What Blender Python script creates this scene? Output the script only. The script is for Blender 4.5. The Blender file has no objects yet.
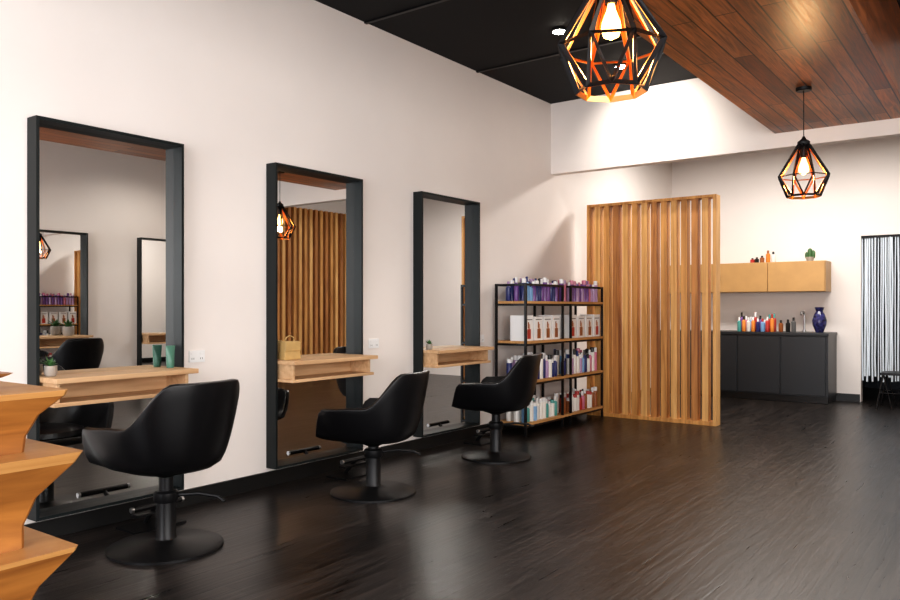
import bpy, bmesh, math, random
from mathutils import Vector, Matrix
random.seed(7)
sc = bpy.context.scene
try:
    sc.view_settings.view_transform = 'Standard'
    sc.view_settings.look = 'Medium High Contrast'
except Exception as e: print("look", e)
R = math.radians

# ---------------------------------------------------------------- materials
def newmat(name):
    m = bpy.data.materials.new(name); m.use_nodes = True
    nt = m.node_tree
    return m, nt, nt.nodes["Principled BSDF"]

def plain(name, col, rough=0.5, metal=0.0, noise=0.0, nscale=20.0, bump=0.0, coat=0.0, emit=None, estr=0.0, spec=None):
    m, nt, b = newmat(name)
    b.inputs["Base Color"].default_value = (*col, 1)
    b.inputs["Roughness"].default_value = rough
    b.inputs["Metallic"].default_value = metal
    if coat: b.inputs["Coat Weight"].default_value = coat
    if spec is not None: b.inputs["Specular IOR Level"].default_value = spec
    if emit:
        b.inputs["Emission Color"].default_value = (*emit, 1)
        b.inputs["Emission Strength"].default_value = estr
    if noise or bump:
        tc = nt.nodes.new("ShaderNodeTexCoord")
        n = nt.nodes.new("ShaderNodeTexNoise"); n.inputs["Scale"].default_value = nscale
        n.inputs["Detail"].default_value = 4
        nt.links.new(tc.outputs["Object"], n.inputs["Vector"])
        if noise:
            r = nt.nodes.new("ShaderNodeValToRGB")
            r.color_ramp.elements[0].position = 0.3; r.color_ramp.elements[1].position = 0.7
            r.color_ramp.elements[0].color = (*[c*(1-noise) for c in col], 1)
            r.color_ramp.elements[1].color = (*[min(1, c*(1+noise)) for c in col], 1)
            nt.links.new(n.outputs["Fac"], r.inputs["Fac"])
            nt.links.new(r.outputs["Color"], b.inputs["Base Color"])
        if bump:
            bp = nt.nodes.new("ShaderNodeBump"); bp.inputs["Strength"].default_value = bump
            bp.inputs["Distance"].default_value = 0.01
            nt.links.new(n.outputs["Fac"], bp.inputs["Height"])
            nt.links.new(bp.outputs["Normal"], b.inputs["Normal"])
    return m

def wood(name, c1, c2, stretch=(12, 12, 0.8), rough=0.45, nsc=1.6):
    m, nt, b = newmat(name)
    tc = nt.nodes.new("ShaderNodeTexCoord")
    mp = nt.nodes.new("ShaderNodeMapping"); mp.inputs["Scale"].default_value = stretch
    nt.links.new(tc.outputs["Object"], mp.inputs["Vector"])
    n = nt.nodes.new("ShaderNodeTexNoise"); n.inputs["Scale"].default_value = nsc
    n.inputs["Detail"].default_value = 6; n.inputs["Distortion"].default_value = 0.8
    nt.links.new(mp.outputs["Vector"], n.inputs["Vector"])
    r = nt.nodes.new("ShaderNodeValToRGB")
    r.color_ramp.elements[0].position = 0.3; r.color_ramp.elements[1].position = 0.7
    r.color_ramp.elements[0].color = (*c1, 1); r.color_ramp.elements[1].color = (*c2, 1)
    nt.links.new(n.outputs["Fac"], r.inputs["Fac"])
    nt.links.new(r.outputs["Color"], b.inputs["Base Color"])
    b.inputs["Roughness"].default_value = rough
    return m

def planks(name, c1, c2, mort, width, row, rough, grain=0.5, msize=0.004, rot=90, spec=0.5, bump=0.15, gs=22, dist=1.2):
    m, nt, b = newmat(name)
    tc = nt.nodes.new("ShaderNodeTexCoord")
    mp = nt.nodes.new("ShaderNodeMapping"); mp.inputs["Rotation"].default_value = (0, 0, R(rot))
    nt.links.new(tc.outputs["Object"], mp.inputs["Vector"])
    br = nt.nodes.new("ShaderNodeTexBrick")
    br.inputs["Color1"].default_value = (*c1, 1); br.inputs["Color2"].default_value = (*c2, 1)
    br.inputs["Mortar"].default_value = (*mort, 1)
    br.inputs["Scale"].default_value = 1; br.inputs["Mortar Size"].default_value = msize
    br.inputs["Brick Width"].default_value = width; br.inputs["Row Height"].default_value = row
    br.offset = 0.37
    nt.links.new(mp.outputs["Vector"], br.inputs["Vector"])
    m2 = nt.nodes.new("ShaderNodeMapping"); m2.inputs["Scale"].default_value = (1.2, gs, 10)
    nt.links.new(mp.outputs["Vector"], m2.inputs["Vector"])
    n = nt.nodes.new("ShaderNodeTexNoise"); n.inputs["Scale"].default_value = 2.0
    n.inputs["Detail"].default_value = 8; n.inputs["Distortion"].default_value = dist
    nt.links.new(m2.outputs["Vector"], n.inputs["Vector"])
    mr = nt.nodes.new("ShaderNodeMapRange")
    mr.inputs["From Min"].default_value = 0.3; mr.inputs["From Max"].default_value = 0.7
    mr.inputs["To Min"].default_value = 1 - grain; mr.inputs["To Max"].default_value = 1 + grain
    nt.links.new(n.outputs["Fac"], mr.inputs["Value"])
    mx = nt.nodes.new("ShaderNodeMix"); mx.data_type = 'RGBA'; mx.blend_type = 'MULTIPLY'
    mx.inputs[0].default_value = 1.0
    nt.links.new(br.outputs["Color"], mx.inputs[6])
    nt.links.new(mr.outputs["Result"], mx.inputs[7])
    nt.links.new(mx.outputs[2], b.inputs["Base Color"])
    rr = nt.nodes.new("ShaderNodeMapRange")
    rr.inputs["To Min"].default_value = rough - 0.08; rr.inputs["To Max"].default_value = rough + 0.1
    nt.links.new(n.outputs["Fac"], rr.inputs["Value"])
    nt.links.new(rr.outputs["Result"], b.inputs["Roughness"])
    bp = nt.nodes.new("ShaderNodeBump"); bp.inputs["Strength"].default_value = bump
    bp.inputs["Distance"].default_value = 0.004
    nt.links.new(n.outputs["Fac"], bp.inputs["Height"])
    nt.links.new(bp.outputs["Normal"], b.inputs["Normal"])
    b.inputs["Specular IOR Level"].default_value = spec
    return m

M_wall = plain("wall_paint", (0.82, 0.765, 0.73), 0.75, noise=0.02, nscale=1.5, bump=0.03)
M_ceil = plain("black_ceiling", (0.007, 0.007, 0.008), 0.7, spec=0.25)
M_floor = planks("dark_floor_boards", (0.010, 0.008, 0.0075), (0.026, 0.021, 0.019), (0.004, 0.003, 0.003), 1.6, 0.18, 0.30, 0.85, 0.003, bump=0.5, gs=18, spec=0.33, dist=0.7)
M_raft = planks("ceiling_timber", (0.14, 0.038, 0.012), (0.36, 0.12, 0.036), (0.02, 0.006, 0.003), 2.2, 0.125, 0.36, 0.6, 0.005)
M_blk = plain("black_metal", (0.008, 0.008, 0.009), 0.4, 0.3)
M_frame = plain("mirror_frame_metal", (0.009, 0.013, 0.014), 0.45, 0.0, spec=0.3)
M_base = plain("black_skirting", (0.008, 0.008, 0.008), 0.4)
M_mirror = plain("mirror_glass", (0.86, 0.87, 0.87), 0.0, 1.0)
M_leather = plain("black_vinyl", (0.005, 0.005, 0.006), 0.30, bump=0.05, nscale=120)
M_steel = plain("brushed_steel", (0.55, 0.55, 0.56), 0.3, 1.0)
M_oakY = wood("pale_oak", (0.52, 0.31, 0.16), (0.70, 0.47, 0.27), (14, 1, 14), 0.5)
SL = [wood("honey_slats_a", (0.38, 0.16, 0.04), (0.74, 0.38, 0.12), (12, 4, 0.7), 0.45),
      wood("honey_slats_b", (0.50, 0.24, 0.07), (0.85, 0.50, 0.19), (12, 4, 0.6), 0.45),
      wood("honey_slats_c", (0.27, 0.10, 0.028), (0.60, 0.27, 0.08), (12, 4, 0.7), 0.45)]
M_slat = SL[0]
M_shelfw = wood("rack_board", (0.46, 0.23, 0.08), (0.66, 0.37, 0.15), (14, 1, 14), 0.5)
M_ply = wood("honey_ply", (0.20, 0.070, 0.014), (0.40, 0.165, 0.036), (2.5, 1.2, 9), 0.45, 1.9)
M_plyedge = wood("ply_edge", (0.42, 0.20, 0.06), (0.54, 0.29, 0.10), (6, 1, 40), 0.5)
M_cab = plain("tan_cabinet", (0.48, 0.28, 0.11), 0.45, noise=0.06, nscale=6)
M_counter = plain("charcoal_cabinet", (0.018, 0.021, 0.025), 0.35)
M_white = plain("white_plastic", (0.85, 0.85, 0.85), 0.35)
M_copper = plain("copper_inner", (0.82, 0.42, 0.15), 0.3, 1.0)
M_bulb = plain("bulb_glow", (1, 0.6, 0.25), 0.3, emit=(1.0, 0.50, 0.14), estr=9)
M_led = plain("led_disc", (1, 1, 1), 0.3, emit=(1.0, 0.93, 0.82), estr=60)
M_green = plain("leaf_green", (0.05, 0.13, 0.04), 0.5, noise=0.4)
M_pot = plain("pot_ceramic", (0.35, 0.31, 0.27), 0.4)
M_string = plain("curtain_string", (0.78, 0.86, 0.94), 0.6)
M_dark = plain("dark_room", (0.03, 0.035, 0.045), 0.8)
M_glass = plain("window_pane_frame", (0.02, 0.02, 0.02), 0.3)
def C(n, c, r=0.3): return plain(n, c, r)
M_navy = C("navy_bottle", (0.03, 0.04, 0.16)); M_purp = C("purple_bottle", (0.18, 0.08, 0.28))
M_lil = C("lilac_bottle", (0.45, 0.30, 0.50)); M_pink = C("pink_bottle", (0.60, 0.20, 0.30))
M_teal = C("teal_bottle", (0.10, 0.36, 0.33)); M_red = C("red_bottle", (0.45, 0.04, 0.03))
M_tube = C("green_tube", (0.07, 0.19, 0.14)); M_lblue = C("blue_bottle", (0.22, 0.42, 0.68)); M_brown = C("amber_bottle", (0.30, 0.10, 0.03))
M_cream = C("cream_bottle", (0.80, 0.78, 0.74)); M_bk = C("black_cap", (0.012, 0.012, 0.012))
M_orange = C("orange_bottle", (0.70, 0.24, 0.04)); M_skin = C("print_skin", (0.62, 0.36, 0.26), 0.6)
M_cobalt = plain("cobalt_vase", (0.03, 0.03, 0.11), 0.2, noise=0.9, nscale=30)
M_bag = plain("mustard_bag", (0.50, 0.33, 0.13), 0.6, noise=0.1)
M_grey = C("grey_socket", (0.12, 0.12, 0.12), 0.5)

# ---------------------------------------------------------------- mesh builder
class MB:
    def __init__(s): s.v = []; s.f = []; s.mi = []; s.mats = []
    def m(s, mat):
        if mat not in s.mats: s.mats.append(mat)
        return s.mats.index(mat)
    def add(s, vs, fs, mat):
        o = len(s.v); k = s.m(mat)
        s.v += [tuple(p) for p in vs]
        for f in fs: s.f.append([i+o for i in f]); s.mi.append(k)
    def box(s, x0, x1, y0, y1, z0, z1, mat, T=None):
        vs = [Vector((x, y, z)) for x in (x0, x1) for y in (y0, y1) for z in (z0, z1)]
        if T is not None: vs = [T @ p for p in vs]
        s.add(vs, [(0,1,3,2),(4,6,7,5),(0,4,5,1),(2,3,7,6),(0,2,6,4),(1,5,7,3)], mat)
    def lathe(s, prof, c, mat, seg=16, T=None):
        vs = []; fs = []
        for (r, z) in prof:
            for i in range(seg):
                a = 2*math.pi*i/seg
                p = Vector((r*math.cos(a), r*math.sin(a), z))
                if T is not None: p = T @ p
                vs.append((p.x+c[0], p.y+c[1], p.z+c[2]))
        n = len(prof)
        for j in range(n-1):
            for i in range(seg):
                k = (i+1) % seg
                fs.append((j*seg+i, j*seg+k, (j+1)*seg+k, (j+1)*seg+i))
        fs.append(tuple(range(seg))[::-1]); fs.append(tuple((n-1)*seg+i for i in range(seg)))
        s.add(vs, fs, mat)
    def cyl(s, c, r, z0, z1, mat, seg=16):
        s.lathe([(r, z0), (r, z1)], (c[0], c[1], 0), mat, seg)
    def tube(s, pts, r, mat, seg=8):
        pts = [Vector(p) for p in pts]
        vs = []; fs = []
        for j, p in enumerate(pts):
            if j == 0: d = pts[1]-p
            elif j == len(pts)-1: d = p-pts[j-1]
            else: d = (pts[j+1]-pts[j-1])
            d.normalize()
            up = Vector((0,0,1)) if abs(d.z) < 0.9 else Vector((1,0,0))
            a = d.cross(up).normalized(); b = d.cross(a).normalized()
            for i in range(seg):
                t = 2*math.pi*i/seg
                vs.append(p + a*(r*math.cos(t)) + b*(r*math.sin(t)))
        for j in range(len(pts)-1):
            for i in range(seg):
                k = (i+1) % seg
                fs.append((j*seg+i, j*seg+k, (j+1)*seg+k, (j+1)*seg+i))
        fs.append(tuple(range(seg))); fs.append(tuple((len(pts)-1)*seg+i for i in range(seg)))
        s.add(vs, fs, mat)
    def done(s, name, loc=(0,0,0), rz=0.0, bevel=0.0, sharp=35):
        me = bpy.data.meshes.new(name)
        me.from_pydata(s.v, [], s.f)
        for mt in s.mats: me.materials.append(mt)
        me.polygons.foreach_set("material_index", s.mi)
        bm = bmesh.new(); bm.from_mesh(me)
        bmesh.ops.recalc_face_normals(bm, faces=bm.faces); bm.to_mesh(me); bm.free()
        me.polygons.foreach_set("use_smooth", [True]*len(me.polygons))
        me.set_sharp_from_angle(angle=R(sharp))
        ob = bpy.data.objects.new(name, me); sc.collection.objects.link(ob)
        ob.location = loc; ob.rotation_euler = (0, 0, rz)
        if bevel:
            b = ob.modifiers.new("bevel", 'BEVEL'); b.width = bevel; b.segments = 2
            b.limit_method = 'ANGLE'; b.angle_limit = R(50)
        return ob

def boxobj(name, x0, x1, y0, y1, z0, z1, mat, bevel=0.0):
    b = MB(); b.box(x0, x1, y0, y1, z0, z1, mat)
    return b.done(name, bevel=bevel)

# ---------------------------------------------------------------- room shell
LX, RX, BY, NY, CZ = -4.24, 1.80, 11.5, -2.6, 3.56
BK = 7.70
boxobj("floor", LX-0.2, RX+0.2, NY-0.2, BY+2.2, -0.1, 0, M_floor)
boxobj("wall_left", LX-0.2, LX, NY-0.2, BY+0.2, 0, 3.9, M_wall)
boxobj("ceiling", LX, RX, NY, BK, CZ, CZ+0.1, M_ceil)
boxobj("ceiling_kitchen", LX, RX, BK+0.12, BY, 3.475, 3.575, M_ceil)
boxobj("wall_bulkhead", LX, RX, BK, BK+0.12, 2.763, 3.9, M_wall)
DX0, DX1, DZ = -1.66, -0.5, 2.21
b = MB()
b.box(LX, DX0, BY, BY+0.15, 0, 3.9, M_wall)
b.box(DX1, RX, BY, BY+0.15, 0, 3.9, M_wall)
b.box(DX0, DX1, BY, BY+0.15, DZ, 3.9, M_wall)
b.done("wall_back")
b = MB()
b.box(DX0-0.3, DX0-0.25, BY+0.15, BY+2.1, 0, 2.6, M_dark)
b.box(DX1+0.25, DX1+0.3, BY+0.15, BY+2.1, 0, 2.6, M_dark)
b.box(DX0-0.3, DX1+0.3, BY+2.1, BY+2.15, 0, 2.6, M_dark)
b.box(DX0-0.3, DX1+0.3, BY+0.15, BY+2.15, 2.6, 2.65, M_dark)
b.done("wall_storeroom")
WY0, WY1 = -1.9, 3.1
b = MB()
b.box(RX, RX+0.2, NY-0.2, WY0, 0, 3.9, M_wall)
b.box(RX, RX+0.2, WY1, BY+0.2, 0, 3.9, M_wall)
b.box(RX, RX+0.2, WY0, WY1, 0, 0.35, M_wall)
b.box(RX, RX+0.2, WY0, WY1, 3.0, 3.9, M_wall)
b.done("wall_right")
b = MB()
for y in (WY0, WY0+1.65, WY0+3.3, WY1-0.05): b.box(RX+0.02, RX+0.08, y, y+0.05, 0.35, 3.0, M_glass)
for z in (0.35, 2.95): b.box(RX+0.02, RX+0.08, WY0, WY1, z, z+0.05, M_glass)
b.done("added_window_right")  # unseen window, added so light falls flat on the left wall
b = MB()
b.box(LX, -3.4, NY-0.2, NY, 0, 3.9, M_wall); b.box(1.2, RX, NY-0.2, NY, 0, 3.9, M_wall)
b.box(-3.4, 1.2, NY-0.2, NY, 0, 0.3, M_wall); b.box(-3.4, 1.2, NY-0.2, NY, 3.0, 3.9, M_wall)
b.done("wall_front")
b = MB()
for x in (-3.4, -1.9, -0.35, 1.15): b.box(x, x+0.05, NY-0.08, NY-0.02, 0.3, 3.0, M_glass)
for z in (0.3, 2.95): b.box(-3.4, 1.2, NY-0.08, NY-0.02, z, z+0.05, M_glass)
b.done("window_2")
boxobj("baseboard_left", LX, LX+0.015, NY, BY, 0, 0.10, M_base)
boxobj("baseboard_back", LX+0.015, DX0-0.01, BY-0.015, BY, 0, 0.10, M_base)
boxobj("baseboard_right", RX-0.015, RX, NY, BY, 0, 0.10, M_base)
boxobj("ceiling_timber_raft", -1.835, -0.72, -2.4, BK-0.01, 2.90, CZ, M_raft)
b = MB()
for y in (4.6, 6.2): b.box(LX, -1.84, y, y+0.03, CZ-0.012, CZ, M_blk)
b.done("trim_ceiling_tracks")

# ---------------------------------------------------------------- mirrors
def mirror(y0, y1, side=-1, z0=0.128, z1=2.262):
    b = MB(); w = 0.017; d = 0.10
    if side < 0: xb, xf, xp = LX+0.001, LX+d, LX+0.012
    else: xb, xf, xp = RX-d, RX-0.001, RX-0.012
    b.box(xb, xf, y0, y0+w, z0, z1, M_frame); b.box(xb, xf, y1-w, y1, z0, z1, M_frame)
    b.box(xb, xf, y0+w, y1-w, z0, z0+w, M_frame); b.box(xb, xf, y0+w, y1-w, z1-w, z1, M_frame)
    if side < 0:
        # glass shimmed very slightly out of parallel with the wall, as hung mirrors are
        ya, yb, za, zb = y0+w, y1-w, z0+w, z1-w
        xa, xc = xp-0.003, xp-0.003+(yb-ya)*math.tan(R(0.42))
        b.add([(xb, ya, za), (xa, ya, za), (xc, yb, za), (xb, yb, za), (xb, ya, zb), (xa, ya, zb), (xc, yb, zb), (xb, yb, zb)],
              [(0,1,2,3), (4,5,6,7), (0,1,5,4), (1,2,6,5), (2,3,7,6), (3,0,4,7)], M_mirror)
    else: b.box(xp, xf, y0+w, y1-w, z0+w, z1-w, M_mirror)
    b.done("wall_mirror")

def station(y0, y1, side=-1):
    b = MB()
    def bx(a, c, *r):
        if side < 0: b.box(LX+a, LX+c, *r)
        else: b.box(RX-c, RX-a, *r)
    bx(0.018, 0.275, y0, y1, 0.858, 0.885, M_oakY)
    bx(0.018, 0.25, y0, y1-0.02, 0.735, 0.756, M_oakY)
    bx(0.018, 0.035, y0, y1-0.02, 0.756, 0.858, M_oakY)
    bx(0.035, 0.23, y0+0.02, y0+0.04, 0.756, 0.858, M_oakY)
    bx(0.035, 0.23, y1-0.06, y1-0.04, 0.756, 0.858, M_oakY)
    b.done("styling_shelf", bevel=0.002)

MY = [(1.97, 2.861), (3.592, 4.48), (5.228, 6.124)]
for (a, c) in MY:
    mirror(a, c); station(a+0.019, c-0.019)
for (a, c) in [(4.52, 5.41), (6.18, 7.07)]:
    mirror(a, c, 1); station(a+0.019, c-0.019, 1)

# ---------------------------------------------------------------- salon chair
def ss(a, b, x):
    t = max(0, min(1, (x-a)/(b-a))); return t*t*(3-2*t)
def salon_chair(x, y, rz, dz=0.0):
    seg = 72
    vs = []; fs = []
    N = 12; zs = 0.45
    for j in range(N+1):
        v = j/N
        for i in range(seg):
            th = -180+360*i/seg; a = abs(th)
            H = 0.885 - 0.22*ss(32, 74, a) - 0.01*ss(85, 118, a) - 0.18*ss(120, 142, a)
            Rr = 0.345 - 0.02*ss(0, 60, a) + 0.04*ss(60, 122, a) - 0.055*ss(128, 180, a)
            rs = 0.225 + 0.04*ss(100, 180, a)
            if v <= 0.35:
                r = rs*(v/0.35); z = zs-0.012*(1-v/0.35)
            else:
                t = (v-0.35)/0.65
                r = rs+(Rr-rs)*(t**0.75); z = zs+(H-zs)*(t**1.35)
            ca, sa = math.cos(R(th)), math.sin(R(th))
            p = 2.7
            k = 1/((abs(ca)**p+abs(sa)**p)**(1/p))
            vs.append((r*k*ca*1.0, r*k*sa*0.92, z))
    for j in range(1, N):
        for i in range(seg):
            k = (i+1) % seg
            fs.append((j*seg+i, j*seg+k, (j+1)*seg+k, (j+1)*seg+i))
    fs.append(tuple(seg+i for i in range(seg)))
    me = bpy.data.meshes.new("seat_shell"); me.from_pydata(vs, [], fs); me.materials.append(M_leather)
    bm = bmesh.new(); bm.from_mesh(me)
    bmesh.ops.delete(bm, geom=[v for v in bm.verts if not v.link_faces], context='VERTS')
    bmesh.ops.recalc_face_normals(bm, faces=bm.faces)
    cf = max(bm.faces, key=lambda f: len(f.verts))
    if cf.normal.z < 0: bmesh.ops.reverse_faces(bm, faces=bm.faces)
    bm.to_mesh(me); bm.free()
    me.polygons.foreach_set("use_smooth", [True]*len(me.polygons))
    par = bpy.data.objects.new("salon_chair", None); sc.collection.objects.link(par)
    par.location = (x, y, 0); par.rotation_euler = (0, 0, rz)
    sh = bpy.data.objects.new("seat_shell", me); sc.collection.objects.link(sh); sh.parent = par
    sh.location = (0, 0, dz)
    so = sh.modifiers.new("t", 'SOLIDIFY'); so.thickness = 0.032; so.offset = -1
    bv = sh.modifiers.new("b", 'BEVEL'); bv.width = 0.012; bv.segments = 3; bv.limit_method = 'ANGLE'; bv.angle_limit = R(50)
    b = MB()
    b.lathe([(0.0, 0.0), (0.29, 0.0), (0.29, 0.012), (0.27, 0.022), (0.10, 0.035), (0.055, 0.05), (0.05, 0.06),
             (0.05, 0.24), (0.036, 0.25), (0.036, 0.37+dz), (0.07, 0.385+dz), (0.12, 0.40+dz), (0.14, 0.42+dz), (0.0, 0.42+dz)], (0, 0, 0), M_blk, 40)
    b.tube([(0.03, 0.03, 0.27), (0.14, 0.10, 0.28), (0.24, 0.14, 0.27), (0.28, 0.15, 0.25)], 0.009, M_blk)
    b.lathe([(0.055, 0.24), (0.062, 0.25), (0.062, 0.29), (0.05, 0.30)], (0, 0, 0), M_blk, 24)
    o = b.done("pump_base"); o.parent = par
    b = MB()
    b.lathe([(0.0, 0.445), (0.20, 0.445), (0.228, 0.465), (0.22, 0.495), (0.17, 0.51), (0.0, 0.515)], (0, 0, 0), M_leather, 40)
    o = b.done("seat_cushion"); o.parent = par; o.location = (0, 0, dz)
salon_chair(-3.58, 2.365, R(2))
salon_chair(-3.51, 3.90, R(14), -0.055)
salon_chair(-3.51, 5.43, R(14), -0.01)
salon_chair(1.02, 4.85, R(180))

def footrest(x, y):
    b = MB()
    b.box(-0.10, 0.10, -0.16, 0.16, 0, 0.012, M_blk)
    b.tube([(-0.06, 0, 0.01), (0.02, 0, 0.10), (0.06, 0, 0.13)], 0.014, M_blk)
    b.tube([(0.06, -0.15, 0.13), (0.06, 0.15, 0.13)], 0.016, M_blk)
    for k in (-1, 1): b.tube([(0.06, 0.15*k, 0.13), (0.06, 0.165*k, 0.13)], 0.0165, M_steel)
    b.box(-0.01, 0.05, -0.12, 0.12, 0.075, 0.09, M_blk)
    b.done("footrest", loc=(x, y, 0))
for yy in (2.55, 4.2, 5.95): footrest(-4.0, yy)

# ---------------------------------------------------------------- products
def bottle(b, x, y, z, h, r, body, cap, seg=10):
    b.lathe([(r*0.9, 0), (r, h*0.03), (r, h*0.68), (r*0.55, h*0.76)], (x, y, z), body, seg)
    b.lathe([(r*0.5, h*0.76), (r*0.5, h*0.97), (r*0.4, h)], (x, y, z), cap, seg)
def can(b, x, y, z, h, r, body, cap, seg=10):
    b.lathe([(r, 0), (r, h*0.78), (r*0.92, h*0.8)], (x, y, z), body, seg)
    b.lathe([(r*0.9, h*0.8), (r*0.9, h*0.98), (r*0.7, h)], (x, y, z), cap, seg)

# ---------------------------------------------------------------- bottle rack
RX0, RX1, RY0, RY1 = -4.19, -3.83, 6.46, 8.20
PA, PB = 7.22, 7.40
lv = [0.125, 0.535, 0.925, 1.318]
b = MB()
t = 0.022
for y in (RY0, PA, PB, RY1-t):
    for x in (RX0, RX1-t):
        b.box(x, x+t, y, y+t, 0, 1.49, M_blk)
for (ya, yb) in ((RY0, PA+t), (PB, RY1)):
    for x in (RX0, RX1-t):
        b.box(x, x+t, ya+t, yb-t, 1.468, 1.49, M_blk)
        for z in lv: b.box(x, x+t, ya+t, yb-t, z-0.045, z-0.025, M_blk)
    for y in (ya, yb-t):
        for z in [1.49]+lv:
            zz = z-0.022 if z == 1.49 else z-0.045
            b.box(RX0+t, RX1-t, y, y+t, zz, zz+0.02, M_blk)
for z in lv:
    b.box(RX0+0.024, RX1+0.004, RY0+t+0.002, RY1-t-0.002, z-0.024, z, M_shelfw)
b.done("display_shelf_rack")

def fill(name, z, gen, dy=0.07, rows=3, off=0.058):
    b = MB()
    y = RY0+0.06
    while y < RY1-0.055:
        if not (PA-.035 < y < PA+t+.035 or PB-.035 < y < PB+t+.035):
            for k in range(rows):
                x = RX1-off-0.088*k
                gen(b, x+random.uniform(-.005, .005), y, z+0.001)
        y += dy
    b.done(name)
def g_top(b, x, y, z):
    if y < 7.3:
        body, cap = random.choice([(M_navy, M_bk), (M_navy, M_white), (M_purp, M_white), (M_navy, M_lil), (M_lblue, M_navy)])
    else:
        body, cap = random.choice([(M_lil, M_purp), (M_purp, M_pink), (M_lil, M_white), (M_pink, M_lil)])
    random.choice([bottle, can])(b, x, y, z, random.uniform(0.18, 0.245), random.uniform(.024, .028), body, cap)
def g_mid(b, x, y, z):
    body, cap = random.choice([(M_cream, M_white), (M_cream, M_bk), (M_lblue, M_white), (M_cream, M_navy), (M_navy, M_white), (M_lil, M_white)])
    if y > 7.8: body, cap = random.choice([(M_cream, M_pink), (M_pink, M_white), (M_navy, M_bk), (M_cream, M_bk)])
    random.choice([bottle, can])(b, x, y, z, random.uniform(0.19, 0.27), random.uniform(.026, .030), body, cap)
def g_low(b, x, y, z):
    if y < 7.3: body, cap = random.choice([(M_cream, M_white), (M_lblue, M_white), (M_cream, M_teal), (M_cream, M_white), (M_teal, M_white)])
    else: body, cap = random.choice([(M_red, M_bk), (M_brown, M_white), (M_cream, M_red), (M_cream, M_white), (M_pink, M_white)])
    random.choice([bottle, can])(b, x, y, z, random.uniform(0.15, 0.23), random.uniform(.026, .030), body, cap)
fill("hair_product_bottles", lv[3], g_top, 0.059)
fill("shampoo_bottles", lv[1], g_mid, 0.063)
fill("hair_treatment_bottles", lv[0], g_low, 0.063)
b = MB(); w = 0.155
for (ya, yb) in ((RY0+0.035, PA-0.01), (PB+0.03, RY1-0.03)):
    n = int((yb-ya+0.012)/(w+0.012)); g = (yb-ya-n*w)/max(1, n-1); y = ya
    for i in range(n):
        z = lv[2]+0.001; h = 0.235 if i % 3 else 0.25
        b.box(RX1-0.20, RX1-0.03, y, y+w, z, z+h, M_white)
        xf = RX1-0.03
        dx = random.uniform(-.01, .01)
        b.box(xf, xf+0.0015, y+0.048+dx, y+0.112+dx, z+0.02, z+0.115, random.choice([M_red, M_brown, M_red]))
        b.box(xf, xf+0.0015, y+0.064+dx, y+0.098+dx, z+0.115, z+0.165, M_skin)
        b.box(xf, xf+0.0018, y+0.058+dx, y+0.078+dx, z+0.125, z+0.185, M_brown)
        b.box(xf, xf+0.0015, y+0.02, y+0.135, z+0.205, z+0.213, M_grey)
        y += w+g
b.done("boxed_gift_sets")

# ---------------------------------------------------------------- slat screen
SY, SX0, SX1, SZ = 8.29, -4.05, -2.55, 2.455
b = MB()
b.box(SX0, SX0+0.04, SY-0.07, SY+0.07, 0, SZ, M_slat)
b.box(SX1-0.035, SX1, SY-0.07, SY+0.07, 0, SZ, SL[1])
b.box(SX0+0.04, SX1-0.035, SY-0.07, SY+0.07, SZ-0.03, SZ, M_slat)
b.box(SX0+0.04, SX1-0.035, SY-0.07, SY+0.07, 0, 0.04, M_slat)
n = 12
order = [1, 0, 2, 1, 0, 1, 2, 0, 1, 0, 2, 1]
pitch = (SX1-SX0-0.075)/(n+0.55)
for i in range(n):
    cx = SX0+0.04 + pitch*(i+0.78)
    b.box(cx-0.034, cx+0.034, SY-0.055, SY+0.045, 0.04, SZ-0.03, SL[order[i]])
b.done("timber_slat_screen")
b = MB(); y = 8.3
while y < 11.2:
    b.box(RX-0.12, RX-0.03, y, y+0.06, 0.0, 3.0, SL[int(y*10) % 3]); y += 0.125
b.box(RX-0.03, RX-0.001, 8.3, 11.2, 2.9, 3.0, M_slat); b.box(RX-0.03, RX-0.016, 8.3, 11.2, 0.11, 0.2, M_slat)
b.done("timber_slat_panel")

# ---------------------------------------------------------------- kitchenette
b = MB()
CX1 = -1.95
b.box(LX+0.02, CX1-0.01, 10.95, BY-0.016, 0, 0.09, M_bk)
b.box(LX+0.02, CX1, 10.90, BY-0.016, 0.09, 0.89, M_counter)
b.box(LX+0.02, CX1+0.01, 10.87, BY-0.016, 0.89, 0.925, M_counter)
x = CX1-0.02
for i in range(4):
    b.box(x-0.55, x-0.006, 10.882, 10.90, 0.11, 0.875, M_counter); x -= 0.56
b.done("kitchen_counter", bevel=0.003)
b = MB()
b.box(LX+0.02, -2.02, 11.12, BY-0.001, 1.47, 1.88, M_cab)
x = -2.025
for i in range(3):
    b.box(x-0.715, x-0.004, 11.10, 11.12, 1.475, 1.875, M_cab); x -= 0.72
b.done("wall_cabinet", bevel=0.003)
b = MB()
x = -3.1
while x < -2.62:
    for yy in (11.02, 11.14):
        c1 = random.choice([M_lblue, M_teal, M_pink, M_navy, M_orange, M_red, M_purp, M_cream, M_cream])
        bottle(b, x, yy, 0.926, random.uniform(0.16, 0.30), 0.026, c1, random.choice([M_white, M_red, M_bk, M_teal, M_white]))
    x += 0.062
b.done("colour_bottles")
b = MB()
for (x, h, m) in ((-2.56, 0.16, M_brown), (-2.47, 0.17, M_bk), (-2.40, 0.20, M_grey)):
    bottle(b, x, 11.05, 0.926, h, 0.03, m, M_bk)
b.done("pump_bottles")
b = MB()
b.tube([(-2.33, 11.35, 0.926), (-2.33, 11.35, 1.16), (-2.33, 11.30, 1.20), (-2.33, 11.20, 1.20), (-2.33, 11.17, 1.16)], 0.015, M_steel)
b.cyl((-2.33, 11.35), 0.028, 0.926, 0.95, M_steel)
b.done("kitchen_tap")
b = MB()
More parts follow.
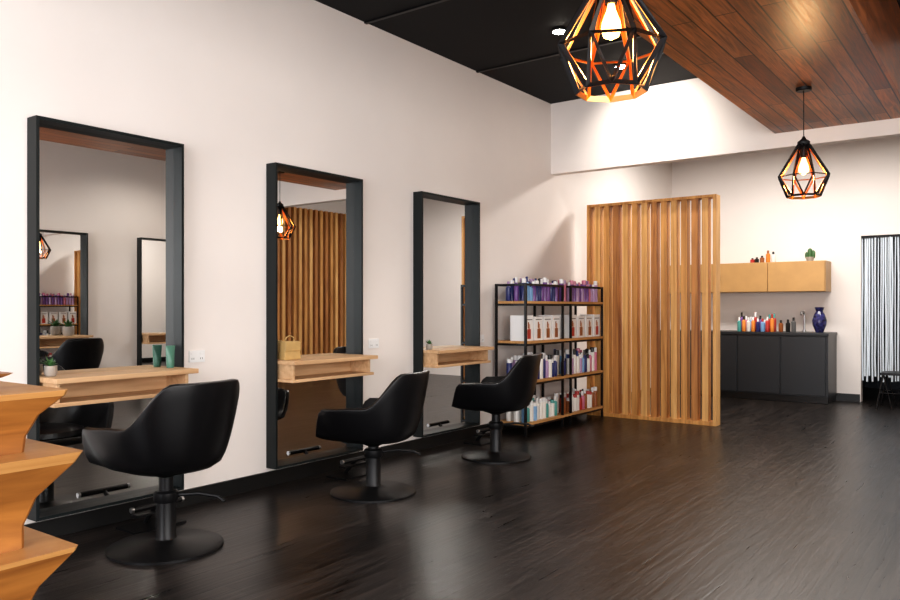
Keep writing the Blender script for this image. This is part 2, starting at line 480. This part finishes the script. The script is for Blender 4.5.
b.lathe([(0.045, 0), (0.05, 0.01), (0.085, 0.10), (0.09, 0.16), (0.065, 0.24), (0.042, 0.28), (0.06, 0.335), (0.052, 0.33), (0.035, 0.28), (0.03, 0.2)], (-2.10, 11.15, 0.926), M_cobalt, 28)
b.done("blue_vase")
b = MB()
for (x, h, m, c) in ((-2.93, 0.08, M_bk, M_bk), (-2.86, 0.10, M_brown, M_bk), (-2.78, 0.17, M_orange, M_brown), (-2.71, 0.15, M_cream, M_bk), (-2.99, 0.07, M_red, M_bk)):
    bottle(b, x, 11.27, 1.881, h, 0.03, m, c)
b.done("cabinet_top_bottles")
b = MB()
b.lathe([(0.04, 0), (0.055, 0.06), (0.05, 0.06), (0.0, 0.055)], (-2.24, 11.27, 1.881), M_pot, 20)
for (dx, h, r) in ((0, 0.17, 0.03), (-0.042, 0.12, 0.022), (0.042, 0.14, 0.024)):
    b.lathe([(r*0.7, 0.04), (r, 0.07), (r, h-0.02), (r*0.6, h), (0.002, h+0.008)], (-2.24+dx, 11.27, 1.881), M_green, 12)
b.done("potted_cactus")

b = MB()
x = DX0+0.012
while x < DX1-0.01:
    pts = [(x+random.uniform(-.004, .004), BY+0.05+random.uniform(-.012, .012), z) for z in (DZ-0.02, 1.6, 1.0, 0.6, 0.30+random.uniform(-.03, .05))]
    b.tube(pts, 0.0105 if random.random() < 0.6 else 0.007, M_string, 5); x += random.choice([0.024, 0.024, 0.034])
b.box(DX0+0.002, DX1-0.002, BY+0.03, BY+0.07, DZ-0.03, DZ-0.001, M_blk)
b.done("string_curtain")

b = MB(); cx, cy = -1.16, 11.02
for (dx, dy) in ((-.2, -.2), (.2, -.2), (-.2, .2), (.2, .2)):
    b.tube([(cx+dx*1.15, cy+dy*1.15, 0.0), (cx+dx*0.8, cy+dy*0.8, 0.42)], 0.008, M_blk)
    b.tube([(cx+dx*0.3, cy+dy*1.1, 0.0), (cx+dx*0.8, cy+dy*0.8, 0.42)], 0.006, M_blk)
for k in (-1, 1):
    b.tube([(cx-.2, cy+.2*k, .2), (cx+.2, cy+.2*k, .2)], 0.006, M_blk)
    b.tube([(cx+.2*k, cy-.2, .2), (cx+.2*k, cy+.2, .2)], 0.006, M_blk)
b.box(cx-.19, cx+.19, cy-.19, cy+.19, 0.42, 0.45, M_blk)
for i in range(7):
    a = -0.18+0.06*i
    b.tube([(cx+0.17, cy+a, 0.44), (cx+0.18, cy+a, 0.7), (cx+0.18, cy+a*0.9, 0.98)], 0.009, M_blk)
b.tube([(cx+.18, cy-.18, .98), (cx+.18, cy+.18, .98)], 0.012, M_blk)
b.done("wire_chair")

# ---------------------------------------------------------------- pendants
def pendant(x, y, ztop_mount, zc_top, s=1.0, rot=0.0):
    n = 8
    par = bpy.data.objects.new("geometric_pendant_lamp", None); sc.collection.objects.link(par)
    par.location = (x, y, zc_top); par.rotation_euler = (0, 0, rot)
    rings = [(0.042*s, 0.0, 0.0), (0.192*s, -0.25*s, 0.5), (0.120*s, -0.405*s, 0.0)]
    bm = bmesh.new(); V = []
    for (r, z, off) in rings:
        V.append([bm.verts.new((r*math.cos(2*math.pi*(i+off)/n), r*math.sin(2*math.pi*(i+off)/n), z)) for i in range(n)])
    for i in range(n):
        k = (i+1) % n
        bm.faces.new((V[0][i], V[0][k], V[1][i]))
        bm.faces.new((V[0][k], V[1][k], V[1][i]))
        bm.faces.new((V[1][i], V[1][k], V[2][k]))
        bm.faces.new((V[1][i], V[2][k], V[2][i]))
    bmesh.ops.recalc_face_normals(bm, faces=bm.faces)
    if sum(f.normal.dot(f.calc_center_median()-Vector((0,0,-0.2*s))) for f in bm.faces) < 0:
        bmesh.ops.reverse_faces(bm, faces=bm.faces)
    orig = list(bm.faces)
    # every facet is a flat strip frame folded inward, like pressed metal
    bmesh.ops.inset_individual(bm, faces=orig, thickness=0.019*s, depth=-0.014*s)
    bmesh.ops.delete(bm, geom=orig, context='FACES')
    me = bpy.data.meshes.new("cage"); bm.to_mesh(me); bm.free()
    me.materials.append(M_blk); me.materials.append(M_copper)
    ob = bpy.data.objects.new("cage", me); sc.collection.objects.link(ob); ob.parent = par
    so = ob.modifiers.new("t", 'SOLIDIFY'); so.thickness = 0.003*s; so.offset = -1; so.material_offset = 1; so.material_offset_rim = 1
    b = MB()
    L = ztop_mount-zc_top
    b.cyl((0, 0), 0.0035, 0, L-0.02, M_blk, 8)
    b.lathe([(0.05, L-0.025), (0.055, L-0.02), (0.055, L)], (0, 0, 0), M_blk, 24)
    b.lathe([(0.044*s, -0.008), (0.044*s, 0.01), (0.018, 0.03), (0.008, 0.05)], (0, 0, 0), M_blk, 20)
    b.lathe([(0.022, -0.11), (0.024, -0.01)], (0, 0, 0), M_blk, 16)
    o = b.done("cord_and_socket"); o.parent = par
    b = MB()
    b.lathe([(0.012, -0.11), (0.016, -0.13), (0.033, -0.175), (0.036, -0.20), (0.028, -0.225), (0.004, -0.237)], (0, 0, 0), M_bulb, 20)
    o = b.done("bulb"); o.parent = par
    l = bpy.data.lights.new("pendant_light", 'POINT'); l.energy = 14; l.color = (1, 0.62, 0.30); l.shadow_soft_size = 0.035
    lo = bpy.data.objects.new("light", l); sc.collection.objects.link(lo); lo.parent = par; lo.location = (0, 0, -0.285)
pendant(-1.28, 6.22, 2.90, 2.485, 1.0, 0.2)
pendant(-1.17, 2.57, 2.90, 2.450, 1.06, 0.45)

# ---------------------------------------------------------------- small things
b = MB()
x, z = LX+0.085, 0.886
for yy in (2.775,):
    b.lathe([(0.022, 0), (0.024, 0.03)], (x, yy, z), M_tube, 14)
    pts = []
    for j in range(6):
        tt = j/5; zz = z+0.03+0.105*tt; rx = 0.024*(1-tt)+0.002*tt; ry = 0.024+0.010*tt
        pts.append([(x+rx*math.cos(a), yy+ry*math.sin(a), zz) for a in [2*math.pi*i/14 for i in range(14)]])
    vs = [p for r_ in pts for p in r_]
    fs = [(j*14+i, j*14+(i+1) % 14, (j+1)*14+(i+1) % 14, (j+1)*14+i) for j in range(5) for i in range(14)]
    fs.append(tuple(70+i for i in range(14))); b.add(vs, fs, M_tube)
b.done("cream_tube")
def plant(name, x, y, z, s=1.0, leaf=None):
    b = MB()
    b.lathe([(0.03*s, 0), (0.042*s, 0.02*s), (0.040*s, 0.07*s), (0.034*s, 0.07*s), (0.0, 0.06*s)], (x, y, z), M_pot, 20)
    for i in range(16):
        a = i*2.399; L = (0.05+0.05*((i*7) % 5)/5)*s; e = 0.5+0.9*(i/16)
        d = Vector((math.cos(a)*math.cos(e), math.sin(a)*math.cos(e), math.sin(e)))
        q = Vector((-math.sin(a), math.cos(a), 0)); o = Vector((x, y, z+0.06*s))
        w = 0.011*s
        b.add([o-q*w*.4, o+q*w*.4, o+d*L*.6+q*w, o+d*L+Vector((0, 0, -.01*s)), o+d*L*.6-q*w, o+d*L*.5+Vector((0,0,.006*s))],
              [(0, 1, 2, 5), (0, 5, 4), (5, 2, 3), (5, 3, 4), (0, 4, 3, 2, 1)], leaf or M_green)
    b.done(name)
plant("potted_succulent", LX+0.09, 2.05, 0.886, 0.8)
plant("potted_succulent", LX+0.10, 5.33, 0.886, 0.7)
plant("potted_succulent", RX-0.18, 5.1, 0.886, 1.7)
b = MB()
b.add([(-.035, -.075, 0), (.035, -.075, 0), (.035, .075, 0), (-.035, .075, 0), (-.025, -.065, .13), (.025, -.065, .13), (.025, .065, .13), (-.025, .065, .13)],
      [(0,1,2,3), (4,5,6,7), (0,1,5,4), (1,2,6,5), (2,3,7,6), (3,0,4,7)], M_bag)
b.box(0.030, 0.038, -.07, .07, .06, .125, M_bag)
b.tube([(0, -.04, .128), (0, -.035, .155), (0, 0, .168), (0, .035, .155), (0, .04, .128)], .005, M_bag)
b.done("small_handbag", loc=(LX+0.10, 3.72, 0.886), bevel=0.004)
def socket(y, z, w=0.115, h=0.075):
    b = MB()
    b.box(LX+0.0005, LX+0.010, y-w/2, y+w/2, z-h/2, z+h/2, M_white)
    for k in (-1, 1):
        b.box(LX+0.010, LX+0.013, y+k*w*.28-.012, y+k*w*.28+.012, z+.012, z+.024, M_white)
        for j in (-1, 1): b.box(LX+0.010, LX+0.0108, y+k*w*.28+j*.007-.002, y+k*w*.28+j*.007+.002, z-.02, z-.008, M_grey)
    b.done("power_socket", bevel=0.001)
socket(3.02, 0.94); socket(4.71, 0.96); socket(6.27, 0.95)

# honey plywood tiered stand (foreground left)
prof = [(0.0, .24), (0.04, .24), (0.10, .25), (0.20, .29), (0.285, .355), (0.30, .36),
        (0.3001, .25), (0.36, .25), (0.44, .28), (0.54, .350), (0.555, .355),
        (0.5551, .25), (0.62, .25), (0.70, .275), (0.80, .35), (0.832, .365),
        (0.8321, .25), (0.88, .255), (0.94, .28), (0.995, .33), (1.012, .335),
        (1.0121, .15), (1.03, .17), (1.055, .22), (1.062, .23)]
cx, cy = -2.56, 0.82
def sqr(h, c=0.012):
    return [(h-c, -h), (h, -h+c), (h, h-c), (h-c, h), (-h+c, h), (-h, h-c), (-h, -h+c), (-h+c, -h)]
b = MB(); vs = []; fs = []
for (z, h) in prof:
    for (px, py) in sqr(h): vs.append((cx+px, cy+py, z))
for j in range(len(prof)-1):
    for i in range(8):
        k = (i+1) % 8; fs.append((j*8+i, j*8+k, (j+1)*8+k, (j+1)*8+i))
fs.append(tuple(range(8))[::-1]); fs.append(tuple((len(prof)-1)*8+i for i in range(8)))
b.add(vs, fs, M_ply)
k = b.m(M_plyedge)
for idx, f in enumerate(b.f):
    zz = [b.v[i][2] for i in f]
    if len(f) == 4 and max(zz)-min(zz) < 0.033 and min(zz) > 0.25 and any(abs(max(zz)-q) < 0.001 for q in (0.30, 0.555, 0.832, 1.012, 1.062)):
        b.mi[idx] = k
b.done("tiered_plywood_stand", sharp=30)

# ---------------------------------------------------------------- downlights
def downlight(x, y, z, tilt=(0, 0), e=60, size=R(100), col=(1, 0.93, 0.84)):
    b = MB()
    b.lathe([(0.055, -0.02), (0.06, -0.015), (0.06, 0.0)], (x, y, z), M_blk, 24)
    b.lathe([(0.050, -0.024), (0.050, -0.019)], (x, y, z), M_led, 24)
    b.done("ceiling_downlight")
    l = bpy.data.lights.new("downlight_lamp", 'SPOT'); l.energy = e; l.spot_size = size; l.spot_blend = 0.7
    l.color = col; l.shadow_soft_size = 0.05
    o = bpy.data.objects.new("downlight_lamp", l); sc.collection.objects.link(o)
    o.location = (x, y, z-0.04); o.rotation_euler = (tilt[0], tilt[1], 0)
downlight(-3.05, 5.68, CZ, e=45)
downlight(-3.02, 6.85, CZ, (R(60), 0), 75, R(100))
downlight(-3.02, 3.9, CZ, e=45); downlight(-3.02, 2.0, CZ, e=40); downlight(-3.02, 0.2, CZ, e=30)  # out-of-view downlights, added only for extra light
downlight(0.6, 6.0, CZ, e=90, size=R(150)); downlight(0.6, 3.4, CZ, e=90, size=R(150))  # wide downlights outside the view, added to lift the general light

def area(name, loc, rot, sx, sy, e, col):
    l = bpy.data.lights.new(name, 'AREA'); l.shape = 'RECTANGLE'; l.size = sx; l.size_y = sy; l.energy = e; l.color = col
    o = bpy.data.objects.new(name, l); sc.collection.objects.link(o); o.location = loc; o.rotation_euler = rot
area("added_daylight_right", (RX+0.12, (WY0+WY1)/2, 1.68), (0, R(90), 0), 2.6, 4.9, 255, (1.0, 0.97, 0.95))  # area lamp in the added side window, lights the left wall frontally
area("window_daylight_front", (-1.1, NY-0.12, 1.65), (R(90), 0, 0), 4.5, 2.6, 320, (0.97, 0.97, 1.0))
b = MB(); b.box(-3.4, -0.4, 9.2, 9.8, 3.45, 3.474, M_blk); b.done("kitchen_fill_panel")  # box added as housing for the hidden fill lamp
area("kitchen_fill_lamp", (-1.9, 9.5, 3.44), (0, 0, 0), 2.9, 0.5, 135, (1, 0.95, 0.89))  # fill light added behind the bulkhead to brighten the kitchen

w = bpy.data.worlds.new("world"); sc.world = w; w.use_nodes = True
nt = w.node_tree; bg = nt.nodes["Background"]
sky = nt.nodes.new("ShaderNodeTexSky"); sky.sky_type = 'HOSEK_WILKIE'; sky.turbidity = 4
nt.links.new(sky.outputs["Color"], bg.inputs["Color"]); bg.inputs["Strength"].default_value = 0.6

# ---------------------------------------------------------------- camera
cam = bpy.data.cameras.new("camera"); cam.lens = 30.8; cam.sensor_width = 36; cam.shift_y = 8/900
co = bpy.data.objects.new("camera", cam); sc.collection.objects.link(co)
co.location = (0, 0, 1.25); co.rotation_euler = (R(90), 0, R(36.3))
sc.camera = co
